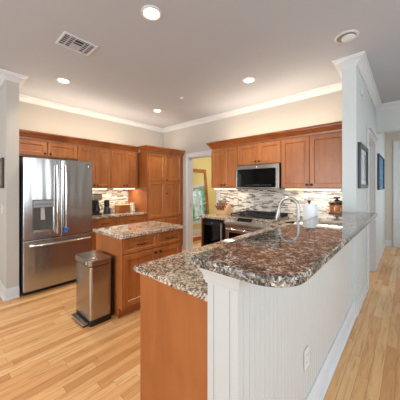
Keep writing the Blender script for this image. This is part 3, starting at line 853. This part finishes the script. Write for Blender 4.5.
# knife block
t = thing('knife_block', 'light wooden knife block with red-brown handles left of the range', 'knife block', (-2.44, 3.38, 0.89))
kb0, kb1 = -2.54, -2.36
R = []
for xx in (kb0, kb1):
    R.append([(xx, 3.28, 0.89), (xx, 3.47, 0.89), (xx, 3.48, 1.05), (xx, 3.42, 1.07), (xx, 3.28, 0.945)])
MB().loft(R).build('block', 'lightwood', t, bevel=0.004)
nd = Vector((0, -0.66, 0.75)).normalized()
mbs = []
for r_, (yy, zz) in enumerate(((3.305, 0.969), (3.35, 1.009), (3.395, 1.049))):
    for k in range(5):
        xx = kb0 + 0.022 + 0.034 * k
        p = Vector((xx, yy, zz))
        h = MB().tube([p + nd * 0.002, p + nd * 0.012, p + nd * 0.06, p + nd * 0.105], [0.006, 0.010, 0.009, 0.011], 8).build('knife_handle', 'redbrown', t, smooth=True)
        MB().tube([p + nd * 0.106, p + nd * 0.112], 0.010, 8).build('end_cap', 'chrome', h, smooth=True)

# range
rx0, rx1, rf = -2.120, -1.368, 2.955
t = thing('range', 'stainless steel slide-in gas range below the microwave', 'range', ((rx0 + rx1) / 2, 3.28, 0))
B(rx0, rx1, rf + 0.05, YB - 0.014, 0.03, 0.845).build('body', 'darkgrey', t)
B(rx0 + 0.03, rx1 - 0.03, rf + 0.06, rf + 0.5, -0.025, 0.03).build('foot', 'black', t)
B(rx0, rx1, rf + 0.085, YB - 0.014, 0.846, 0.898).build('cooktop', 'steelx', t, bevel=0.006)
B(rx0 + 0.02, rx1 - 0.02, rf + 0.11, YB - 0.03, 0.8985, 0.902).build('burner_pan', 'black', t)
# sloped control panel
R = [[(xx, rf + 0.085, 0.846), (xx, rf - 0.015, 0.775), (xx, rf - 0.025, 0.800), (xx, rf - 0.020, 0.825), (xx, rf + 0.075, 0.900), (xx, rf + 0.085, 0.900)] for xx in (rx0, rx1)]
cp = MB().loft(R).build('control_panel', 'steelx', t, bevel=0.004)
sl = Vector((0, 0.095, 0.075)).normalized(); no = Vector((0, -0.62, 0.785)).normalized()
pc = Vector((0, rf + 0.028, 0.8635))
for k, xx in enumerate((rx0 + 0.07, rx0 + 0.15, rx1 - 0.23, rx1 - 0.15, rx1 - 0.07)):
    c = Vector((xx, pc.y, pc.z))
    MB().tube([c + no * 0.001, c + no * 0.008, c + no * 0.010, c + no * 0.034], [0.024, 0.024, 0.019, 0.016], 16).build('knob', 'chrome', cp, smooth=True)
xa, xb = rx0 + 0.215, rx1 - 0.30
q = [pc + sl * 0.032, pc - sl * 0.032]
MB().loft([[(xa, *(q[0] + no * h)[1:]), (xb, *(q[0] + no * h)[1:]), (xb, *(q[1] + no * h)[1:]), (xa, *(q[1] + no * h)[1:])] for h in (0.0005, 0.003)]).build('display', 'blackglass', cp)
od = MB().slab([rx0 + 0.004, rx0 + 0.07, rx1 - 0.07, rx1 - 0.004], [0.20, 0.27, 0.66, 0.765], lambda a, b: not (rx0 + 0.07 < a < rx1 - 0.07 and 0.27 < b < 0.66), 0, 0.045)
for v in od.bm.verts:
    a, b, c = v.co; v.co = (a, rf + 0.003 + c, b)
od = od.build('oven_door', 'steelx', t, bevel=0.005)
B(rx0 + 0.071, rx1 - 0.071, rf + 0.006, rf + 0.045, 0.271, 0.659).build('window', 'blackglass', od)
bar_handle(od, (rx0 + 0.05, rf + 0.003, 0.715), (rx1 - 0.05, rf + 0.003, 0.715), (0, -0.045, 0), 0.013)
B(rx0 + 0.004, rx1 - 0.004, rf + 0.005, rf + 0.049, 0.05, 0.19).build('warming_drawer', 'steelx', t, bevel=0.005)
for k in range(3):
    x0 = rx0 + 0.03 + k * (rx1 - rx0 - 0.06) / 3; x1 = x0 + (rx1 - rx0 - 0.06) / 3 - 0.008
    mb = MB(); y0, y1 = rf + 0.125, YB - 0.075
    for a in (x0, x1 - 0.014): mb.box(a, a + 0.014, y0, y1, 0.922, 0.938)
    for b in (y0, (y0 + y1) / 2 - 0.007, y1 - 0.014): mb.box(x0 + 0.014, x1 - 0.014, b, b + 0.014, 0.922, 0.938)
    mb.box((x0 + x1) / 2 - 0.006, (x0 + x1) / 2 + 0.006, y0 + 0.014, y1 - 0.014, 0.924, 0.937)
    for a in (x0, x1 - 0.014):
        for b in (y0, y1 - 0.014): mb.box(a, a + 0.014, b, b + 0.014, 0.9025, 0.922)
    mb.build('grate', 'iron', t)
    for yy in (y0 + 0.12, y1 - 0.12):
        MB().lathe(((x0 + x1) / 2, yy, 0), [(0.042, 0.9025), (0.042, 0.910), (0.030, 0.911), (0.030, 0.918), (0.001, 0.919)], 'z', 18).build('burner', 'iron', t, smooth=True)
B(rx0 + 0.02, rx1 - 0.02, YB - 0.065, YB - 0.02, 0.8985, 0.945).build('rear_trim', 'black', t, bevel=0.004)

t.location.z = 0.025

# base cabinet right of the range, peninsula cabinets
t = thing('base_cabinet', 'wood base cabinet with one drawer right of the range', 'cabinet', (-1.29, 3.3, 0), 'base cabinets')
B(-1.360, -1.215, 2.996, YB - 0.012, 0.10, 0.856).build('carcass', 'wood', t)
B(-1.360, -1.215, 3.06, YB - 0.012, 0.0, 0.10).build('toe_kick', 'wood', t)
door(t, 'Y', 2.975, -1.357, -1.218, 0.690, 0.845, name='drawer', pull=True, rail=0.03)
door(t, 'Y', 2.975, -1.357, -1.218, 0.115, 0.682, rail=0.03)
t = thing('peninsula_cabinet', 'wood peninsula cabinet with plain end panel beside the white half wall', 'cabinet', (-0.9, 1.9, 0))
mb = MB().slab([-1.185, -1.16, -0.68, -0.590], [0.845, 1.55, 2.55, 3.60], lambda a, b: True, 0.10, 0.60)
mb.box(-1.185, -0.590, 0.845, 1.55, 0.601, 0.856).box(-1.185, -0.590, 2.55, 3.60, 0.601, 0.856)
mb.build('carcass', 'wood', t)
B(-1.11, -0.590, 0.85, 3.58, 0.0, 0.099).build('toe_kick', 'wood', t)
B(-1.226, -0.590, 0.83, 0.8445, 0.0, 0.856).build('end_panel', 'woodp', t)
for y0, y1 in ((0.85, 1.44), (1.45, 1.995), (2.0, 2.54), (2.55, 2.94)):
    mb = panel(MB(), 'X', -1.20, y0, y1, 0.115, 0.845)
    for v in mb.bm.verts: v.co.x = -1.202 + (-1.20 - v.co.x) - 0.0
    mb.build('door', 'wood', t)
# L-shaped low counter with the sink cut-out
SX0, SX1, SY0, SY1 = -1.166, -0.76, 1.66, 2.50
mb = MB().slab([-1.364, -1.258, SX0, SX1, -0.5895, -0.552], [0.80, SY0, SY1, 2.945, 2.971, YB - 0.0115],
               lambda a, b: ((b > 2.945) or a > -1.258) and not (SX0 < a < SX1 and SY0 < b < SY1) and not (a > -0.5895 and b < 2.971), 0.857, 0.889)
tag(mb.build('peninsula_countertop', 'granitel', None, 0.006, 2, loc=(-0.9, 1.9, 0.857)), 'lower granite countertop of the peninsula around the sink and along the back wall', 'countertop')
t = thing('sink', 'black undermount sink set in the lower peninsula counter', 'sink', ((SX0 + SX1) / 2, (SY0 + SY1) / 2, 0.64))
mb = B(SX0 - 0.012, SX1 + 0.012, SY0 - 0.012, SY1 + 0.012, 0.64, 0.655)
mb.box(SX0 - 0.012, SX0 + 0.002, SY0 - 0.012, SY1 + 0.012, 0.655, 0.856).box(SX1 - 0.002, SX1 + 0.012, SY0 - 0.012, SY1 + 0.012, 0.655, 0.856)
mb.box(SX0 + 0.002, SX1 - 0.002, SY0 - 0.012, SY0 + 0.002, 0.655, 0.856).box(SX0 + 0.002, SX1 - 0.002, SY1 - 0.002, SY1 + 0.012, 0.655, 0.856)
mb.build('basin', 'black', t)
MB().lathe(((SX0 + SX1) / 2, (SY0 + SY1) / 2, 0.6555), [(0.045, 0), (0.045, 0.004), (0.03, 0.005), (0.001, 0.002)], 'z', 18).build('drain', 'chrome', t, smooth=True)

# raised bar top
r = 0.13
BX0, BX1, BY0, BY1 = -0.645, -0.243, 0.655, 3.06
p = []
for cx, cy, rr, a0 in ((BX0 + 0.014, BY0 + 0.014, 0.014, 180), (BX1 - r, BY0 + r, r, 270)):
    for k in range(9):
        a = math.radians(a0 + 90 * k / 8); p.append((cx + rr * math.cos(a), cy + rr * math.sin(a)))
p += [(BX1, BY1 - 0.02), (BX1 - 0.02, BY1), (XH + 0.001, BY1), (XH + 0.001, 2.968), (BX0, 2.968)]
tag(MB().prism(p, BB, BT).build('bar_top', 'granite', None, 0.006, 3, smooth=True, loc=(-0.43, 1.8, BB)), 'raised brown granite bar top with rounded corner on the white half wall', 'countertop')

# faucet
fa = Vector((-0.672, 1.955, 0.89))
t = thing('faucet', 'tall gooseneck brushed nickel kitchen faucet behind the bar top', 'faucet', fa)
MB().lathe(fa, [(0.027, 0), (0.027, 0.008), (0.020, 0.014), (0.018, 0.07), (0.016, 0.075)], 'z', 18).build('base', 'nickel', t, smooth=True)
dirv = Vector((-0.98, -0.12, 0)).normalized()
pts = [fa + Vector((0, 0, 0.07)), fa + Vector((0, 0, 0.18)), fa + Vector((0, 0, 0.31))]
Rr = 0.074
for k in range(1, 13):
    a = PI * k / 12 * 1.0
    pts.append(fa + Vector((0, 0, 0.315)) + dirv * (Rr - Rr * math.cos(a)) + Vector((0, 0, Rr * math.sin(a))))
pts.append(pts[-1] + Vector((0, 0, -0.02)) + dirv * 0.006)
MB().tube(pts, 0.0125, 14).build('neck', 'nickel', t, smooth=True)
e = pts[-1]
MB().tube([e, e + Vector((0, 0, -0.03)) + dirv * 0.006, e + Vector((0, 0, -0.08)) + dirv * 0.014, e + Vector((0, 0, -0.10)) + dirv * 0.016], [0.0135, 0.017, 0.021, 0.019], 14).build('spray_head', 'nickel', t, smooth=True)
MB().tube([fa + Vector((0, 0.016, 0.05)), fa + Vector((0, 0.06, 0.06)), fa + Vector((0, 0.10, 0.085))], [0.009, 0.007, 0.006], 10).build('lever', 'nickel', t, smooth=True)

# soap dispenser
sp = Vector((-0.672, 1.83, 0.89))
t = thing('soap_dispenser', 'small black soap pump left of the faucet', 'soap dispenser', sp)
MB().lathe(sp, [(0.03, 0), (0.032, 0.02), (0.032, 0.12), (0.02, 0.14), (0.012, 0.15)], 'z', 18).build('bottle', 'glassy', t, smooth=True)
MB().lathe(sp, [(0.013, 0.151), (0.013, 0.165), (0.006, 0.167), (0.006, 0.20), (0.014, 0.202), (0.014, 0.217), (0.001, 0.218)], 'z', 14).tube([sp + Vector((0, 0, 0.209)), sp + Vector((-0.045, -0.01, 0.204))], 0.006, 8).build('pump', 'black', t, smooth=True)

# paper towel holder
pp = Vector((-0.705, 2.345, 0.89))
t = thing('paper_towel_holder', 'upright paper towel holder with a white roll right of the faucet', 'paper towel holder', pp)
MB().lathe(pp, [(0.075, 0), (0.075, 0.008), (0.065, 0.014), (0.001, 0.016)], 'z', 24).build('base', 'bronze', t, smooth=True)
MB().lathe(pp, [(0.006, 0.016), (0.006, 0.325), (0.005, 0.33), (0.014, 0.333), (0.016, 0.343), (0.012, 0.351), (0.001, 0.353)], 'z', 14).build('rod', 'bronze', t, smooth=True)
rl = MB().lathe(pp, [(0.018, 0.03), (0.055, 0.03), (0.057, 0.035), (0.057, 0.312), (0.055, 0.317), (0.018, 0.317)], 'z', 28).build('paper_roll', 'paper', t, smooth=True)
R = []
for zz in (0.05, 0.12, 0.2, 0.30):
    fl = 0.02 + 0.010 * math.sin(zz * 30)
    base = pp + Vector((0.040, 0.041, zz))
    tip = pp + Vector((0.052 + fl * 0.75, 0.040 + fl * 0.6, zz - 0.005))
    R.append([base + Vector((0, 0, 0)), tip, tip + Vector((-0.0012, 0.0012, 0)), base + Vector((-0.0012, 0.0012, 0))])
MB().loft(R).build('loose_sheet', 'paper', rl)

# cookie jar
jj = Vector((-0.672, 3.33, 0.89))
t = thing('canister', 'amber wooden canister with a dark domed lid in front of the backsplash corner', 'canister', jj)
MB().lathe(jj, [(0.085, 0), (0.088, 0.01), (0.088, 0.25), (0.086, 0.262), (0.001, 0.263)], 'z', 28).build('body', 'amberwood', t, smooth=True)
mb = MB()
for k in range(8):
    a = 2 * PI * k / 8 - 0.9
    c = Vector((math.cos(a), math.sin(a), 0)); s_ = Vector((-math.sin(a), math.cos(a), 0)) * 0.004
    mb.loft([[jj + c * 0.087 + s_ + Vector((0, 0, zz)), jj + c * 0.090 + s_ + Vector((0, 0, zz)), jj + c * 0.090 - s_ + Vector((0, 0, zz)), jj + c * 0.087 - s_ + Vector((0, 0, zz))] for zz in (0.03, 0.23)])
mb.build('stripe', 'cream', t)
MB().lathe(jj, [(0.088, 0.264), (0.097, 0.268), (0.097, 0.285), (0.07, 0.305), (0.03, 0.318), (0.014, 0.322), (0.014, 0.332), (0.038, 0.342), (0.038, 0.354), (0.001, 0.360)], 'z', 28).build('lid', plain('dark bronze lid', (44, 36, 30), 0.3, 0.3), t, smooth=True)


# ------------------------------------------------------------------ wall plates, pictures
def plate(name, lb, plane, sgn, face, u, z, w_=0.072, h=0.115, sw=False, cat='electrical outlet'):
    """plane X faces +x, plane Y faces -y"""
    c = pt(plane, face, u, 0, z)
    t = thing(name, lb, cat, c)

    def bx(mb, a0, a1, b0, b1, w0, w1):
        P = [pt(plane, face, uu, ww, zz) for uu in (a0, a1) for ww in (w0, w1) for zz in (b0, b1)]
        lo = [min(q[i] for q in P) for i in range(3)]; hi = [max(q[i] for q in P) for i in range(3)]
        return mb.box(lo[0], hi[0], lo[1], hi[1], lo[2], hi[2])
    bx(MB(), u - w_ / 2, u + w_ / 2, z - h / 2, z + h / 2, 0.0005, 0.006).build('cover_plate', 'white', t, bevel=0.002)
    if sw:
        bx(MB(), u - 0.006, u + 0.006, z - 0.012, z + 0.012, 0.0065, 0.014).build('toggle', 'white', t)
    else:
        for dz in (-0.021, 0.021):
            s_ = bx(MB(), u - 0.016, u + 0.016, z + dz - 0.014, z + dz + 0.014, 0.0062, 0.008).build('socket', 'white', t, bevel=0.002)
            mb = MB()
            for du in (-0.007, 0.007): bx(mb, u + du - 0.0015, u + du + 0.0015, z + dz - 0.004, z + dz + 0.006, 0.0081, 0.0085)
            mb.build('slot', 'darkgrey', s_)
    return t


plate('wall_outlet', 'white outlet low on the beadboard half wall, nearer the camera', 'X', 1, PX1 + 0.001, 1.43, 0.375)
plate('wall_outlet', 'white outlet low on the hall wall, below the dark-framed picture', 'X', 1, XH + 0.0005, 3.09, 0.345)
plate('wall_outlet', 'white outlet on the tile backsplash beside the knife block', 'Y', 1, YB - 0.0105, -2.335, 1.10)
plate('wall_outlet', 'white outlet on the tile backsplash beside the amber canister', 'Y', 1, YB - 0.0105, -0.945, 1.10)
plate('light_switch', 'white light switch low on the left wall end, below the dark picture', 'Y', 1, 0.565, -3.885, 1.09, sw=True, cat='light switch')
t = thing('door_chime', 'small white box high on the hall wall near the ceiling', 'wall box', (XH, 3.30, 2.49))
B(XH + 0.0005, XH + 0.018, 3.25, 3.36, 2.44, 2.53).build('case', 'wallcool', t, bevel=0.003)
B(XH + 0.0182, XH + 0.022, 3.265, 3.345, 2.455, 2.515).build('cover', 'white', t, bevel=0.002)


def picture(lb, plane, face, u0, u1, z0, z1, fw, fm, art, matw=0.0, depth=0.025):
    c = pt(plane, face, (u0 + u1) / 2, 0, z0)
    t = thing('framed_picture', lb, 'picture', c)

    def bx(mb, a0, a1, b0, b1, w0, w1):
        P = [pt(plane, face, uu, ww, zz) for uu in (a0, a1) for ww in (w0, w1) for zz in (b0, b1)]
        lo = [min(q[i] for q in P) for i in range(3)]; hi = [max(q[i] for q in P) for i in range(3)]
        return mb.box(lo[0], hi[0], lo[1], hi[1], lo[2], hi[2])
    mb = MB()
    for a0, a1, b0, b1 in ((u0, u0 + fw, z0, z1), (u1 - fw, u1, z0, z1), (u0 + fw, u1 - fw, z0, z0 + fw), (u0 + fw, u1 - fw, z1 - fw, z1)):
        bx(mb, a0, a1, b0, b1, 0.0005, depth)
    mb.build('frame', fm, t, bevel=0.003)
    if matw:
        bx(MB(), u0 + fw, u1 - fw, z0 + fw, z1 - fw, 0.002, 0.010).build('mat', 'mat', t)
        bx(MB(), u0 + fw + matw, u1 - fw - matw, z0 + fw + matw, z1 - fw - matw, 0.0105, 0.012).build('print', art, t)
    else:
        bx(MB(), u0 + fw, u1 - fw, z0 + fw, z1 - fw, 0.002, 0.012).build('print', art, t)
    return t


picture('dark-framed picture with pale mat on the hall wall beside the column', 'X', XH, 3.06, 3.70, 1.355, 1.86, 0.045, 'picframe', plain('grey print under glass', (168, 176, 182), 0.08), 0.05, 0.03)
picture('blue canvas picture on the hall wall past the doorway', 'X', XH, 5.17, 6.3, 1.32, 1.96, 0.02, 'picframe', 'artblue', 0.0, 0.035)
picture('dark brown framed print on the left wall end at the picture edge', 'Y', 0.565, -4.20, -3.752, 1.355, 1.735, 0.03, 'browframe', 'arttan')

# ------------------------------------------------------------------ leaning mirror in the yellow room
t = thing('leaning_mirror', 'tall wood-framed floor mirror leaning in the yellow room past the doorway', 'mirror', (-4.02, 4.45, 0))
my0, my1 = 4.04, 4.985
b0 = Vector((-4.03, 0, 0.004)); tp = Vector((-4.205, 0, 1.85))
up = (tp - b0).normalized(); nn = Vector((up.z, 0, -up.x)); H = (tp - b0).length


def leanbox(mb, y0, y1, h0, h1, d0, d1):
    rg = []
    for yy in (y0, y1):
        rg.append([b0 + up * h + nn * d + Vector((0, yy, 0)) for h, d in ((h0, d0), (h1, d0), (h1, d1), (h0, d1))])
    return mb.loft(rg)


mb = MB(); fw = 0.095
leanbox(mb, my0, my0 + fw, 0, H, -0.03, 0.0); leanbox(mb, my1 - fw, my1, 0, H, -0.03, 0.0)
leanbox(mb, my0 + fw, my1 - fw, 0, fw, -0.03, 0.0); leanbox(mb, my0 + fw, my1 - fw, H - fw, H, -0.03, 0.0)
mb.build('frame', 'oakframe', t, bevel=0.006)
leanbox(MB(), my0 + fw, my1 - fw, fw, H - fw, -0.02, -0.012).build('mirror_glass', 'mirror', t)

# outdoors seen in the mirror
struct('ground_outdoors', B(-9, 5, 7.2, 16, -0.3, -0.2), 'grass')
for k, (x, y, z, rr, lb) in enumerate(((-4.0, 8.6, 1.0, 1.25, 'leafy green shrub outside the yellow room window, left'), (-1.0, 8.9, 1.1, 1.35, 'leafy green shrub outside the yellow room window, middle'), (1.9, 9.6, 1.0, 1.2, 'leafy green shrub outside the yellow room window, right'))):
    bm = bmesh.new(); bmesh.ops.create_icosphere(bm, subdivisions=4, radius=rr)
    for v in bm.verts:
        v.co *= 1 + random.uniform(-0.13, 0.13)
        v.co += Vector((x, y, z))
    m_ = MB(); m_.bm.free(); m_.bm = bm
    tag(m_.build('garden_shrub', 'leaf', None, loc=(x, y, -0.2)), lb, 'shrub', 'garden shrubs outside')
